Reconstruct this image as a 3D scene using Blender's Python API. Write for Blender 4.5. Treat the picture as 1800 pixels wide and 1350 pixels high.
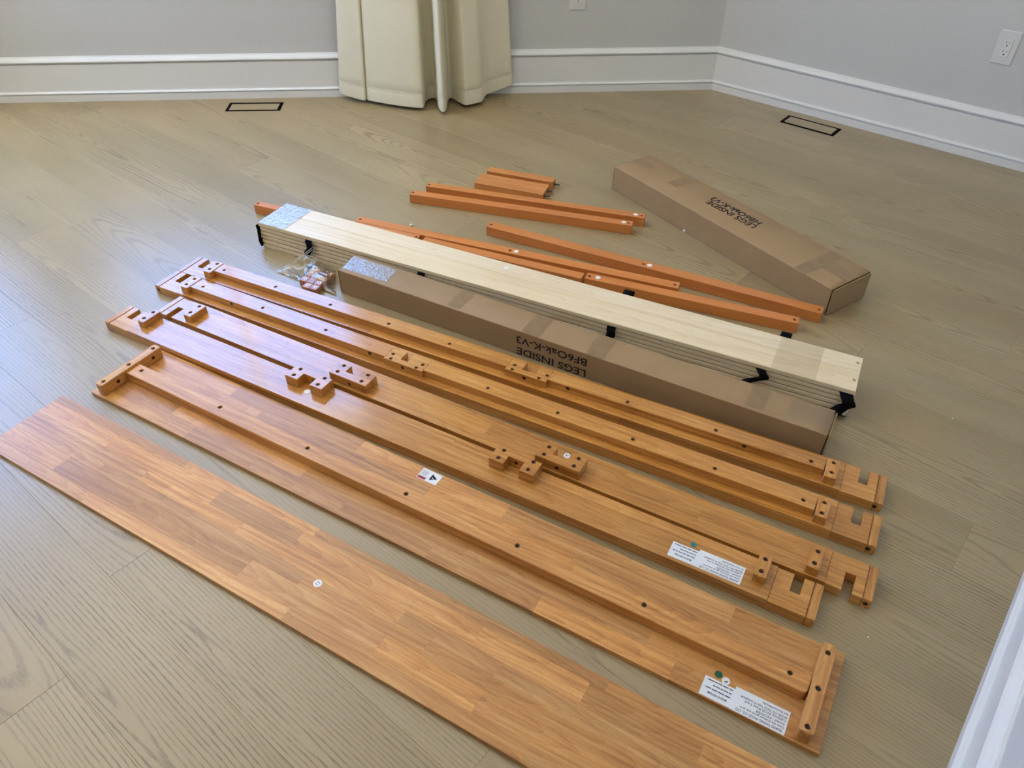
import bpy, bmesh, math, random
from mathutils import Vector, Matrix
R = math.radians
rng = random.Random(11)
S = bpy.context.scene
for o in list(bpy.data.objects): bpy.data.objects.remove(o)
COL = S.collection

# ------------------------------------------------------------------ camera
cam = bpy.data.cameras.new('camera')
cam.sensor_width = 36.0
cam.lens = 1352.36 / 1800 * 36.0
cam.clip_start = 0.02
co = bpy.data.objects.new('camera', cam); COL.objects.link(co)
pt, ro = 0.7103909, -0.0115447
cp, sp, cr, sr = math.cos(pt), math.sin(pt), math.cos(ro), math.sin(ro)
r_ = Vector((1, 0, 0)); f_ = Vector((0, cp, -sp)); d_ = Vector((0, -sp, -cp))
X = r_ * cr + d_ * sr; D = -r_ * sr + d_ * cr
M = Matrix((X, -D, -f_)).transposed().to_4x4()
M.translation = (0, 0, 1.385)
co.matrix_world = M
S.camera = co

# ------------------------------------------------------------------ world and exposure
S.view_settings.view_transform = 'Standard'
S.view_settings.look = 'None'
S.view_settings.exposure = -0.24
S.view_settings.gamma = 1.0
S.view_settings.use_curve_mapping = False
W = bpy.data.worlds.new('daylight'); S.world = W
W.use_nodes = True
wn = W.node_tree; wn.nodes.clear()
wo = wn.nodes.new('ShaderNodeOutputWorld'); bg = wn.nodes.new('ShaderNodeBackground')
tc = wn.nodes.new('ShaderNodeTexCoord'); sx = wn.nodes.new('ShaderNodeSeparateXYZ')
rp = wn.nodes.new('ShaderNodeValToRGB'); mr = wn.nodes.new('ShaderNodeMapRange')
mr.inputs[1].default_value = -1; mr.inputs[2].default_value = 1
e = rp.color_ramp.elements
e[0].position = 0.47; e[0].color = (0.94, 0.91, 0.86, 1)
e[1].position = 0.60; e[1].color = (0.060, 0.124, 0.285, 1)
x = rp.color_ramp.elements.new(0.50); x.color = (0.98, 0.96, 0.92, 1)
x = rp.color_ramp.elements.new(0.535); x.color = (0.30, 0.36, 0.48, 1)
wn.links.new(tc.outputs['Generated'], sx.inputs[0]); wn.links.new(sx.outputs[2], mr.inputs[0])
wn.links.new(mr.outputs[0], rp.inputs[0]); wn.links.new(rp.outputs[0], bg.inputs[0])
bg.inputs[1].default_value = 38.0
wn.links.new(bg.outputs[0], wo.inputs[0])

def portal(c, n, w, h):
    L = bpy.data.lights.new('window_daylight', 'AREA'); L.shape = 'RECTANGLE'; L.size = w; L.size_y = h
    L.cycles.is_portal = True
    o = bpy.data.objects.new('window_daylight', L); COL.objects.link(o)
    o.location = c; o.rotation_euler = Vector(n).to_track_quat('-Z', 'Z').to_euler()

# ------------------------------------------------------------------ node helpers
class NT:
    def __init__(s, name):
        s.m = bpy.data.materials.new(name); s.m.use_nodes = True
        s.t = s.m.node_tree; s.t.nodes.clear()
        s.out = s.t.nodes.new('ShaderNodeOutputMaterial')
    def n(s, k): return s.t.nodes.new(k)
    def put(s, sock, v):
        if v is None: return
        if isinstance(v, bpy.types.NodeSocket): s.t.links.new(v, sock)
        else:
            try: sock.default_value = v
            except Exception: sock.default_value = (*v, 1)
    def math(s, op, a, b=None, c=None, clamp=False):
        q = s.n('ShaderNodeMath'); q.operation = op; q.use_clamp = clamp
        for i, v in enumerate((a, b, c)): s.put(q.inputs[i], v)
        return q.outputs[0]
    def vmath(s, op, a, b=None):
        q = s.n('ShaderNodeVectorMath'); q.operation = op
        s.put(q.inputs[0], a)
        if b is not None: s.put(q.inputs[1], b)
        return q.outputs[0]
    def noise(s, vec, scale=1.0, detail=3.0, rough=0.5, dist=0.0):
        q = s.n('ShaderNodeTexNoise'); s.put(q.inputs['Vector'], vec)
        q.inputs['Scale'].default_value = scale; q.inputs['Detail'].default_value = detail
        q.inputs['Roughness'].default_value = rough; q.inputs['Distortion'].default_value = dist
        return q.outputs['Fac']
    def ramp(s, f, *st):
        q = s.n('ShaderNodeValToRGB'); s.put(q.inputs[0], f); el = q.color_ramp.elements
        while len(el) < len(st): el.new(0.5)
        for a, (p, c) in zip(el, st): a.position = p; a.color = (*c, 1) if len(c) == 3 else c
        return q.outputs[0]
    def rng(s, f, a, b, c=0.0, d=1.0):
        q = s.n('ShaderNodeMapRange'); s.put(q.inputs[0], f)
        for i, v in enumerate((a, b, c, d)): q.inputs[i + 1].default_value = v
        return q.outputs[0]
    def mix(s, f, a, b, kind='MIX'):
        q = s.n('ShaderNodeMix'); q.data_type = 'RGBA'; q.blend_type = kind
        s.put(q.inputs[0], f); s.put(q.inputs[6], a); s.put(q.inputs[7], b)
        return q.outputs[2]
    def sep(s, v):
        q = s.n('ShaderNodeSeparateXYZ'); s.put(q.inputs[0], v); return q.outputs
    def comb(s, x, y, z):
        q = s.n('ShaderNodeCombineXYZ')
        for i, v in enumerate((x, y, z)): s.put(q.inputs[i], v)
        return q.outputs[0]
    def bump(s, h, strength, dist=0.001):
        q = s.n('ShaderNodeBump'); s.put(q.inputs['Height'], h)
        q.inputs['Strength'].default_value = strength; q.inputs['Distance'].default_value = dist
        return q.outputs[0]
    def bsdf(s, col, rough=0.5, spec=0.5, normal=None, metal=0.0, coat=0.0, coatr=0.1, **kw):
        q = s.n('ShaderNodeBsdfPrincipled')
        s.put(q.inputs['Base Color'], col if isinstance(col, bpy.types.NodeSocket) else (*col, 1))
        s.put(q.inputs['Roughness'], rough); s.put(q.inputs['Specular IOR Level'], spec)
        q.inputs['Metallic'].default_value = metal
        q.inputs['Coat Weight'].default_value = coat; q.inputs['Coat Roughness'].default_value = coatr
        for k, v in kw.items(): s.put(q.inputs[k], v)
        if normal is not None: s.put(q.inputs['Normal'], normal)
        s.t.links.new(q.outputs[0], s.out.inputs[0])
        return q
    def obj(s):
        return s.n('ShaderNodeTexCoord').outputs['Object']
    def info(s): return s.n('ShaderNodeObjectInfo').outputs

def plain(name, col, rough=0.5, spec=0.5, metal=0.0, grain=0.04, gs=200.0, bump=0.0):
    t = NT(name); p = t.obj()
    nz = t.noise(p, gs, 3)
    f = t.rng(nz, 0.3, 0.7, 1 - grain, 1 + grain)
    c = t.mix(1.0, (*col, 1), t.comb(f, f, f), 'MULTIPLY')
    t.bsdf(c, rough, spec, t.bump(nz, bump) if bump else None, metal)
    return t.m

def timber(name, dark, mid, light, rough=0.32, coat=0.5, coatr=0.17, fleck=0.35, streak=55.0, ring=0.5, contrast=1.0):
    """clear finished wood, grain along local X; tint comes from the object's own colour"""
    t = NT(name); inf = t.info(); p = t.obj()
    rnd = inf['Random']
    off = t.comb(t.math('MULTIPLY', rnd, 37.0), t.math('MULTIPLY', rnd, 91.0), t.math('MULTIPLY', rnd, 53.0))
    q = t.vmath('ADD', p, off)
    wob = t.noise(t.vmath('MULTIPLY', q, (3.0, 14.0, 14.0)), 1.0, 2)
    x, y, z = t.sep(q)[:3]
    yy = t.math('ADD', y, t.math('MULTIPLY', t.math('SUBTRACT', wob, 0.5), 0.03))
    st = t.noise(t.comb(t.math('MULTIPLY', x, 2.2), t.math('MULTIPLY', yy, streak), t.math('MULTIPLY', z, streak)), 1.0, 5, 0.6)
    # growth rings cut at a shallow angle
    px, py, pz = t.sep(p)[:3]
    cy = t.math('ADD', py, t.math('MULTIPLY', t.math('SUBTRACT', rnd, 0.5), 0.05))
    dz = t.math('ADD', t.math('ADD', t.math('MULTIPLY', px, 0.05), pz), t.math('ADD', 0.035, t.math('MULTIPLY', t.math('SUBTRACT', wob, 0.5), 0.03)))
    rr = t.math('SQRT', t.math('ADD', t.math('MULTIPLY', cy, cy), t.math('MULTIPLY', dz, dz)))
    rg = t.math('FRACT', t.math('ADD', t.math('MULTIPLY', rr, 190.0), t.math('MULTIPLY', rnd, 9.0)))
    rg = t.math('POWER', rg, 2.2)
    v = t.math('ADD', t.math('MULTIPLY', st, 1.0), t.math('MULTIPLY', t.math('SUBTRACT', rg, 0.35), -0.16 * ring))
    lo = t.noise(t.vmath('MULTIPLY', q, (5.0, 9.0, 9.0)), 1.0, 2)
    v = t.math('ADD', v, t.math('MULTIPLY', t.math('SUBTRACT', lo, 0.5), 0.35))
    v = t.math('ADD', t.math('MULTIPLY', t.math('SUBTRACT', v, 0.5), contrast), 0.5)
    c = t.ramp(v, (0.22, dark), (0.5, mid), (0.76, light))
    fl = t.noise(t.vmath('MULTIPLY', q, (75.0, 1100.0, 1100.0)), 1.0, 2)
    fm = t.rng(fl, 0.60, 0.72, 0.0, fleck)
    c = t.mix(fm, c, t.mix(1.0, c, (0.42, 0.34, 0.28, 1), 'MULTIPLY'))
    c = t.mix(1.0, c, inf['Color'], 'MULTIPLY')
    t.bsdf(c, rough, 0.5, t.bump(st, 0.06, 0.0006), coat=coat, coatr=coatr)
    return t.m

def oak_floor(name):
    t = NT(name); inf = t.info(); p = t.obj(); rnd = inf['Random']
    px, py, pz = t.sep(p)[:3]
    o1 = t.math('MULTIPLY', rnd, 83.0)
    q = t.vmath('ADD', p, t.comb(o1, t.math('MULTIPLY', rnd, 41.0), 0.0))
    qx, qy, qz = t.sep(q)[:3]
    wob = t.noise(t.comb(t.math('MULTIPLY', qx, 1.5), t.math('MULTIPLY', qy, 5.0), o1), 1.0, 2)
    fine = t.noise(t.comb(t.math('MULTIPLY', qx, 34.0), t.math('MULTIPLY', qy, 190.0), o1), 1.0, 3, 0.65)
    r2 = t.math('FRACT', t.math('MULTIPLY', rnd, 17.0))
    r3 = t.math('FRACT', t.math('MULTIPLY', rnd, 131.0))
    cy = t.math('ADD', py, t.math('MULTIPLY', t.math('SUBTRACT', r2, 0.5), 0.15))
    cy = t.math('ADD', cy, t.math('MULTIPLY', t.math('SUBTRACT', wob, 0.5), 0.035))
    sl = t.math('MULTIPLY', t.math('SUBTRACT', r3, 0.5), 0.16)
    dz = t.math('ADD', t.math('MULTIPLY', px, sl), t.math('ADD', t.math('MULTIPLY', t.math('SUBTRACT', wob, 0.5), 0.07), 0.008))
    rr = t.math('SQRT', t.math('ADD', t.math('MULTIPLY', cy, cy), t.math('MULTIPLY', dz, dz)))
    rr = t.math('ADD', rr, t.math('MULTIPLY', fine, 0.0042))
    am = t.noise(t.comb(t.math('MULTIPLY', qx, 1.6), t.math('MULTIPLY', qy, 9.0), t.math('ADD', o1, 7.0)), 1.0, 2)
    amp = t.math('MULTIPLY', t.rng(am, 0.36, 0.62, 0.45, 1.0), t.math('ADD', 0.55, t.math('MULTIPLY', t.math('FRACT', t.math('MULTIPLY', rnd, 57.0)), 0.45)))
    wv = t.noise(t.comb(t.math('MULTIPLY', rr, 22.0), o1, 0.0), 1.0, 2)
    ph = t.math('FRACT', t.math('ADD', t.math('MULTIPLY', rr, 112.0), t.math('MULTIPLY', wv, 2.0)))
    tri = t.math('ABSOLUTE', t.math('SUBTRACT', ph, 0.5))
    line = t.math('MULTIPLY', t.rng(tri, 0.28, 0.42, 0.0, 1.0), amp)
    pores = t.noise(t.comb(t.math('MULTIPLY', qx, 42.0), t.math('MULTIPLY', qy, 480.0), o1), 1.0, 3, 0.6)
    pr = t.rng(pores, 0.40, 0.56, 0.35, 1.0)
    ln = t.math('MULTIPLY', line, pr)
    stri = t.noise(t.comb(t.math('MULTIPLY', qx, 5.0), t.math('MULTIPLY', qy, 160.0), o1), 1.0, 4, 0.65)
    lo = t.noise(t.comb(t.math('MULTIPLY', qx, 1.3), t.math('MULTIPLY', qy, 5.0), o1), 1.0, 2)
    base = t.ramp(lo, (0.3, (0.310, 0.232, 0.112)), (0.7, (0.382, 0.292, 0.150)))
    c = t.mix(t.math('MULTIPLY', ln, 0.88), base, (0.165, 0.118, 0.060, 1))
    c = t.mix(t.rng(stri, 0.52, 0.75, 0.0, 0.22), c, (0.17, 0.135, 0.09, 1))
    c = t.mix(1.0, c, inf['Color'], 'MULTIPLY')
    h = t.math('SUBTRACT', 1.0, ln)
    rgh = t.math('ADD', 0.34, t.math('MULTIPLY', ln, 0.15))
    t.bsdf(c, rgh, 0.5, t.bump(h, 0.12, 0.0006), coat=0.55, coatr=0.27)
    return t.m

def tape_mat(name, tint=(0.99, 0.99, 0.985), gloss=-0.6, amt=0.012, rough=0.10, crumple=0.9, sc=60.0, milk=0.05, bd=0.0012):
    t = NT(name); p = t.obj()
    n1 = t.noise(t.vmath('MULTIPLY', p, (1.0, 1.6, 1.0)), sc, 3, 0.55, 0.6)
    bm = t.bump(n1, crumple, bd)
    tr = t.n('ShaderNodeBsdfTransparent'); tr.inputs[0].default_value = (*tint, 1)
    gl = t.n('ShaderNodeBsdfGlossy'); gl.inputs['Roughness'].default_value = rough; t.put(gl.inputs['Normal'], bm)
    df = t.n('ShaderNodeBsdfDiffuse'); df.inputs[0].default_value = (0.75, 0.75, 0.72, 1)
    lw = t.n('ShaderNodeFresnel'); lw.inputs[0].default_value = 1.5; t.put(lw.inputs['Normal'], bm)
    fac = t.math('ADD', t.math('MULTIPLY', lw.outputs[0], 1.0 + gloss), amt, clamp=True)
    m0 = t.n('ShaderNodeMixShader'); m0.inputs[0].default_value = milk
    t.t.links.new(tr.outputs[0], m0.inputs[1]); t.t.links.new(df.outputs[0], m0.inputs[2])
    m1 = t.n('ShaderNodeMixShader'); t.put(m1.inputs[0], fac)
    t.t.links.new(m0.outputs[0], m1.inputs[1]); t.t.links.new(gl.outputs[0], m1.inputs[2])
    t.t.links.new(m1.outputs[0], t.out.inputs[0])
    return t.m

def kraft(name):
    t = NT(name); p = t.obj()
    a = t.noise(t.vmath('MULTIPLY', p, (1.0, 1.0, 1.0)), 9.0, 4)
    b = t.noise(t.vmath('MULTIPLY', p, (60.0, 700.0, 700.0)), 1.0, 2)
    v = t.math('ADD', t.math('MULTIPLY', a, 0.6), t.math('MULTIPLY', b, 0.4))
    c = t.ramp(v, (0.3, (0.315, 0.204, 0.098)), (0.7, (0.370, 0.247, 0.126)))
    t.bsdf(c, 0.55, 0.35, t.bump(b, 0.05, 0.0004))
    return t.m

def cloth(name):
    t = NT(name); p = t.obj()
    x, y, z = t.sep(p)[:3]
    w = t.noise(t.comb(t.math('MULTIPLY', x, 900.0), t.math('MULTIPLY', y, 900.0), t.math('MULTIPLY', z, 260.0)), 1.0, 2)
    c = t.ramp(w, (0.3, (0.72, 0.68, 0.505)), (0.7, (0.79, 0.75, 0.585)))
    t.bsdf(c, 0.6, 0.25, t.bump(w, 0.08, 0.0005), **{'Sheen Weight': 0.08, 'Sheen Roughness': 0.5})
    return t.m

MT = {}
MT['floor'] = oak_floor('oiled grey oak')
MT['panel'] = timber('varnished rubberwood', (0.355, 0.142, 0.031), (0.560, 0.252, 0.062), (0.69, 0.37, 0.115), 0.36, 0.25, 0.22, ring=0.75, contrast=1.2, fleck=0.7, streak=105.0)
MT['board'] = timber('glossy rubberwood', (0.335, 0.130, 0.020), (0.530, 0.225, 0.040), (0.665, 0.335, 0.080), 0.27, 0.8, 0.11, ring=0.75, contrast=1.1, fleck=0.7, streak=105.0)
MT['rail'] = timber('reddish finished wood', (0.44, 0.135, 0.027), (0.605, 0.205, 0.043), (0.68, 0.265, 0.065), 0.36, 0.4, 0.2, fleck=0.15, contrast=0.6)
MT['pine'] = timber('pale pine', (0.66, 0.50, 0.29), (0.77, 0.64, 0.42), (0.82, 0.72, 0.53), 0.45, 0.35, 0.26, fleck=0.12, streak=95.0, ring=0.9, contrast=0.75)
MT['kraft'] = kraft('kraft cardboard')
MT['kraft_edge'] = plain('cut cardboard edge', (0.17, 0.105, 0.055), 0.8, 0.2, grain=0.25, gs=700)
MT['tape_clear'] = tape_mat('clear packing tape')
MT['tape_shiny'] = tape_mat('crinkled shiny tape', (0.95, 0.97, 0.97), 0.5, 0.24, 0.12, 1.0, 120.0, 0.10, 0.0017)
MT['tape_brown'] = plain('thin brown parcel tape', (0.265, 0.175, 0.088), 0.34, 0.4, grain=0.1, gs=30)
MT['film'] = tape_mat('clear bag film', (0.985, 0.985, 0.985), 0.6, 0.07, 0.07, 0.9, 34.0, 0.04)
MT['wall_rear'] = plain('dark unseen wall paint to cut fill', (0.20, 0.17, 0.13), 0.8, 0.2)  # invented dark tone for unseen walls, keeps bounce off the front faces
MT['wall'] = plain('matt grey white wall paint', (0.605, 0.615, 0.605), 0.75, 0.25, grain=0.012, gs=60, bump=0.02)
MT['ceil'] = plain('flat white ceiling paint', (0.78, 0.78, 0.77), 0.85, 0.2, grain=0.01)
MT['trim'] = plain('white satin trim paint', (0.80, 0.81, 0.80), 0.33, 0.5, grain=0.01, gs=90)
MT['cloth'] = cloth('cream woven curtain')
MT['hem'] = plain('hem thread', (0.80, 0.76, 0.62), 0.7, 0.2)
MT['bolt'] = plain('dark bronze bolt', (0.030, 0.014, 0.008), 0.45, 0.5, 0.4)
MT['steel'] = plain('dark zinc steel', (0.09, 0.085, 0.08), 0.35, 0.5, 0.9)
MT['black'] = plain('matt black', (0.004, 0.0035, 0.003), 0.9, 0.05)
MT['web'] = plain('black webbing', (0.004, 0.004, 0.005), 0.85, 0.08, grain=0.4, gs=900, bump=0.4)
MT['paper'] = plain('white label paper', (0.80, 0.83, 0.85), 0.38, 0.5, grain=0.01)
MT['sticker'] = plain('white round sticker', (0.86, 0.85, 0.82), 0.4, 0.5, grain=0.01)
MT['green'] = plain('green dot sticker', (0.006, 0.105, 0.052), 0.4, 0.5)
MT['teal'] = plain('teal dot sticker', (0.02, 0.16, 0.14), 0.4, 0.5)
MT['ink'] = plain('black printing ink', (0.014, 0.012, 0.012), 0.6, 0.3)
MT['inkgrey'] = plain('faded printing ink', (0.10, 0.11, 0.13), 0.6, 0.3)
MT['red'] = plain('red label print', (0.33, 0.030, 0.045), 0.5, 0.4)
MT['plate'] = plain('white plastic', (0.70, 0.71, 0.70), 0.3, 0.5, grain=0.01)
MT['plate2'] = plain('white receptacle plastic', (0.76, 0.77, 0.75), 0.3, 0.5, grain=0.01)
MT['foam'] = plain('white foam', (0.85, 0.84, 0.80), 0.8, 0.2)
MT['grass'] = plain('garden lawn', (0.10, 0.16, 0.05), 0.9, 0.1)

# ------------------------------------------------------------------ object helpers
def link(name, me, mat, parent=None, loc=(0, 0, 0), rz=0.0, tint=None):
    if mat is not None and (len(me.materials) == 0): me.materials.append(MT[mat] if isinstance(mat, str) else mat)
    o = bpy.data.objects.new(name, me); COL.objects.link(o)
    o.location = loc; o.rotation_euler = (0, 0, rz)
    if parent is not None: o.parent = parent
    o.color = (*tint, 1) if tint else (1, 1, 1, 1)
    return o
def thing(name, label, cat, loc=(0, 0, 0), rz=0.0, group=None):
    o = bpy.data.objects.new(name, None); COL.objects.link(o)
    o.empty_display_size = 0.05
    o.location = loc; o.rotation_euler = (0, 0, rz)
    return tag(o, label, cat, group)
def tag(o, label, cat, group=None):
    o['label'] = label; o['category'] = cat
    if group: o['group'] = group
    return o
def structure(o): o['kind'] = 'structure'; return o
def tone(lo=0.82, hi=1.12, hue=0.05):
    k = rng.uniform(lo, hi); h = rng.uniform(-hue, hue)
    return (k * (1 + h * 0.4), k, k * (1 - h * 1.6))
def bevel_mesh(bm, w):
    if w > 0:
        bmesh.ops.bevel(bm, geom=[e for e in bm.edges if len(e.link_faces) == 2 and e.calc_face_angle(0) > 0.6],
                        offset=w, segments=1, affect='EDGES', clamp_overlap=True)
def to_mesh(bm, name, smooth=False):
    bmesh.ops.recalc_face_normals(bm, faces=bm.faces)
    me = bpy.data.meshes.new(name); bm.to_mesh(me); bm.free()
    if smooth:
        for p in me.polygons: p.use_smooth = True
    return me
def box_mesh(name, dx, dy, dz, bev=0.0008, z0=None):
    bm = bmesh.new(); bmesh.ops.create_cube(bm, size=1.0)
    for v in bm.verts:
        v.co = Vector((v.co.x * dx, v.co.y * dy, v.co.z * dz))
    bevel_mesh(bm, bev)
    return to_mesh(bm, name)
def block(name, parent, u0, u1, v0, v1, z0, z1, mat, tint=None, bev=0.0008, along='u'):
    """box between local limits; 'along' is the grain direction"""
    du, dv, dz = u1 - u0, v1 - v0, z1 - z0
    c = ((u0 + u1) / 2, (v0 + v1) / 2, (z0 + z1) / 2)
    if along == 'u': return link(name, box_mesh(name, du, dv, dz, bev), mat, parent, c, 0, tint)
    return link(name, box_mesh(name, dv, du, dz, bev), mat, parent, c, math.pi / 2, tint)
def prism(name, parent, outline, holes, z0, z1, mat, tint=None, bev=0.0007, along='u'):
    """extruded outline (local u,v) with through holes [(u,v,r)...]"""
    us = [p[0] for p in outline]; vs = [p[1] for p in outline]
    cu, cv = (min(us) + max(us)) / 2, (min(vs) + max(vs)) / 2
    def tr(p):
        a, b = p[0] - cu, p[1] - cv
        return (a, b) if along == 'u' else (b, -a)
    cd = bpy.data.curves.new(name, 'CURVE'); cd.dimensions = '2D'; cd.fill_mode = 'BOTH'
    h = (z1 - z0) / 2
    cd.extrude = h - bev; cd.bevel_depth = bev; cd.bevel_resolution = 0; cd.offset = -bev
    def spl(pts):
        s = cd.splines.new('POLY'); s.points.add(len(pts) - 1); s.use_cyclic_u = True
        for q, p in zip(s.points, pts): q.co = (*tr(p), 0, 1)
    spl(outline)
    for (hu, hv, r) in holes:
        spl([(hu + r * math.cos(2 * math.pi * i / 14), hv + r * math.sin(2 * math.pi * i / 14)) for i in range(14)])
    tmp = bpy.data.objects.new('tmp', cd); COL.objects.link(tmp)
    dg = bpy.context.evaluated_depsgraph_get()
    me = bpy.data.meshes.new_from_object(tmp.evaluated_get(dg))
    bpy.data.objects.remove(tmp); me.materials.clear(); me.name = name
    for p in me.polygons: p.use_smooth = False
    return link(name, me, mat, parent, (cu, cv, (z0 + z1) / 2), 0 if along == 'u' else math.pi / 2, tint)
def rect(u0, u1, v0, v1): return [(u0, v0), (u1, v0), (u1, v1), (u0, v1)]
def cyl_mesh(name, r, h, n=14, smooth=False, rim=0.0):
    bm = bmesh.new(); bmesh.ops.create_cone(bm, cap_ends=True, segments=n, radius1=r, radius2=r, depth=h)
    bevel_mesh(bm, rim)
    return to_mesh(bm, name, smooth)
# a countersunk bolt head with a hex socket: shared by all the holes
def bolt_mesh():
    bm = bmesh.new()
    bmesh.ops.create_cone(bm, cap_ends=True, segments=14, radius1=0.0051, radius2=0.0051, depth=0.002)
    top = [f for f in bm.faces if f.normal.z > 0.9][0]
    r = bmesh.ops.inset_individual(bm, faces=[top], thickness=0.0026)
    bmesh.ops.translate(bm, verts=top.verts, vec=(0, 0, -0.0014))
    return to_mesh(bm, 'bolt')
BOLT = bolt_mesh(); BOLT.materials.append(MT['bolt'])
HOLE = cyl_mesh('bolt_hole', 0.0052, 0.0008, 14); HOLE.materials.append(MT['bolt'])
def bolts(parent, pts, ztop, deep=0.0045):
    for (u, v) in pts: link('bolt', BOLT, None, parent, (u, v, ztop - deep))
def front_holes(parent, pts):
    for (u, v, z) in pts:
        o = link('bolt_hole', HOLE, None, parent, (u, v - 0.0001, z)); o.rotation_euler = (math.pi / 2, 0, 0)
DOT = cyl_mesh('sticker', 0.0085, 0.0004, 20)
def text_mesh(body, W, H, off=0.0, ext=0.00012):
    if body is None:                     # print too small to read in the photograph: word-length strokes
        bm = bmesh.new(); x = 0.0; q = random.Random(int(W * 1e5))
        while x < W:
            w = min(q.uniform(0.10, 0.24) * W, W - x)
            bm.faces.new([bm.verts.new(p) for p in ((x, 0, ext), (x + w, 0, ext), (x + w, H * 0.8, ext), (x, H * 0.8, ext))]); x += w + 0.03 * W
        me = bpy.data.meshes.new('small_print'); bm.to_mesh(me); bm.free(); return me
    cu = bpy.data.curves.new('txt', 'FONT'); cu.body = body; cu.size = 1.0; cu.extrude = 0.001; cu.offset = off
    cu.resolution_u = 3
    tmp = bpy.data.objects.new('tmp', cu); COL.objects.link(tmp)
    dg = bpy.context.evaluated_depsgraph_get()
    me = bpy.data.meshes.new_from_object(tmp.evaluated_get(dg)); bpy.data.objects.remove(tmp)
    xs = [v.co.x for v in me.vertices]; ys = [v.co.y for v in me.vertices]
    sx, sy = W / (max(xs) - min(xs)), H / 0.70
    for v in me.vertices:
        v.co = Vector(((v.co.x - min(xs)) * sx, v.co.y * sy, v.co.z / 0.001 * ext))
    me.materials.clear()
    return me
def text_top(name, parent, body, W, H, u, v, z, rz, mat='ink', off=0.0):
    return link(name, text_mesh(body, W, H, off), mat, parent, (u, v, z), rz)
def dot(parent, u, v, z, r=0.0085, mat='sticker', name='sticker', mark=None, rz=0.0):
    me = cyl_mesh(name, r, 0.0005, 22)
    o = link(name, me, mat, parent, (u, v, z + 0.0003))
    if mark:
        m = text_mesh(mark, r * (0.32 if mark == '1' else 0.75), r * 0.8, 0.01)
        k = link('printed_number', m, 'inkgrey', o, (0, 0, 0.0004))
        c, s = math.cos(rz), math.sin(rz); a, b = -r * 0.37, -r * 0.4
        k.location = (a * c - b * s, a * s + b * c, 0.0004); k.rotation_euler = (0, 0, rz)
    return o

# ------------------------------------------------------------------ room plan (metres, camera above the origin)
FL = Vector((-2.4323, 3.5996)); FR = Vector((0.9792, 3.8864))       # skirting line corners, back wall
FRR = Vector((2.0952, 2.9817)); NA = Vector((0.7707, 0.5900)); NB = Vector((1.1149, 1.0093))
BT = 0.028                                                         # skirting depth
def unit(a): return a / a.length
def ix(p, d, q, e):
    den = d.x * e.y - d.y * e.x; w = q - p
    return p + d * ((w.x * e.y - w.y * e.x) / den)
dB = unit(FR - FL); dR = unit(FRR - FR); dN = unit(NB - NA)
aL = math.atan2(dB.y, dB.x) + R(44)
dL = Vector((math.cos(aL), math.sin(aL)))                           # from far left up to the back wall corner
nB, nR, nL = Vector((dB.y, -dB.x)), Vector((dR.y, -dR.x)), Vector((dL.y, -dL.x))   # into the room
nN = Vector((-dN.y, dN.x))
pB, pR, pL, pN = FL - nB * BT, FR - nR * BT, FL - nL * BT, NA - nN * BT
cL = ix(pB, dB, pL, dL); cR = ix(pB, dB, pR, dR); cQ = ix(pR, dR, pN, dN)
cN = pN - dN * 0.42
cW = cL - dL * 1.95
XW, YB, XE = cW.x, -1.15, 3.0  # unseen rear wall set close behind the camera to reduce fill light
cSW = Vector((XW, YB)); cSE = Vector((XE, YB)); cE = cN + Vector((dN.y, -dN.x)) * 1.35
cE2 = Vector((XE, cE.y))
H = 2.75
def wall(name, a, b, z0=0.0, z1=H, hole=None, thick=0.12, mat='wall'):
    """upright slab; room on the right-hand side walking a->b; hole=(s0,s1,z0,z1)"""
    d = b - a; L = d.length; ang = math.atan2(d.y, d.x)
    bm = bmesh.new()
    def slab(s0, s1, q0, q1):
        vs = [bm.verts.new((s, t, z)) for t in (0, thick) for (s, z) in ((s0, q0), (s1, q0), (s1, q1), (s0, q1))]
        for f in ((0, 1, 2, 3), (7, 6, 5, 4), (0, 4, 5, 1), (1, 5, 6, 2), (2, 6, 7, 3), (3, 7, 4, 0)): bm.faces.new([vs[i] for i in f])
    if hole:
        h0, h1, g0, g1 = hole
        slab(0, h0, z0, z1); slab(h1, L, z0, z1); slab(h0, h1, z0, g0); slab(h0, h1, g1, z1)
    else: slab(0, L, z0, z1)
    return structure(link(name, to_mesh(bm, name), mat, None, (a.x, a.y, 0), ang))
HB = (0.16, 1.50, 0.86, 2.20); HL = (0.20, 1.72, 0.74, 2.20)
wall('wall_back', cL, cR, hole=HB)
wall('wall_left', cW, cL, hole=HL)
wall('wall_far_left', cSW, cW)
wall('wall_right', cR, cQ)
wall('wall_near', cQ, cN)
wall('wall_doorway', cN, cE, mat='wall_rear')
wall('wall_passage', cE, cE2, mat='wall_rear')
wall('wall_east', cE2, cSE, mat='wall_rear')
wall('wall_rear', cSE, cSW, mat='wall_rear')
bm = bmesh.new()
vs = [bm.verts.new((p.x, p.y, z)) for z in (H, H + 0.1) for p in (cSW, cSE, cE2, cE, cN, cQ, cR, cL, cW)]
bm.faces.new(vs[:9]); bm.faces.new(vs[9:][::-1])
for i in range(9): bm.faces.new((vs[i], vs[(i + 1) % 9], vs[9 + (i + 1) % 9], vs[9 + i]))
structure(link('ceiling', to_mesh(bm, 'ceiling'), 'ceil'))
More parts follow.
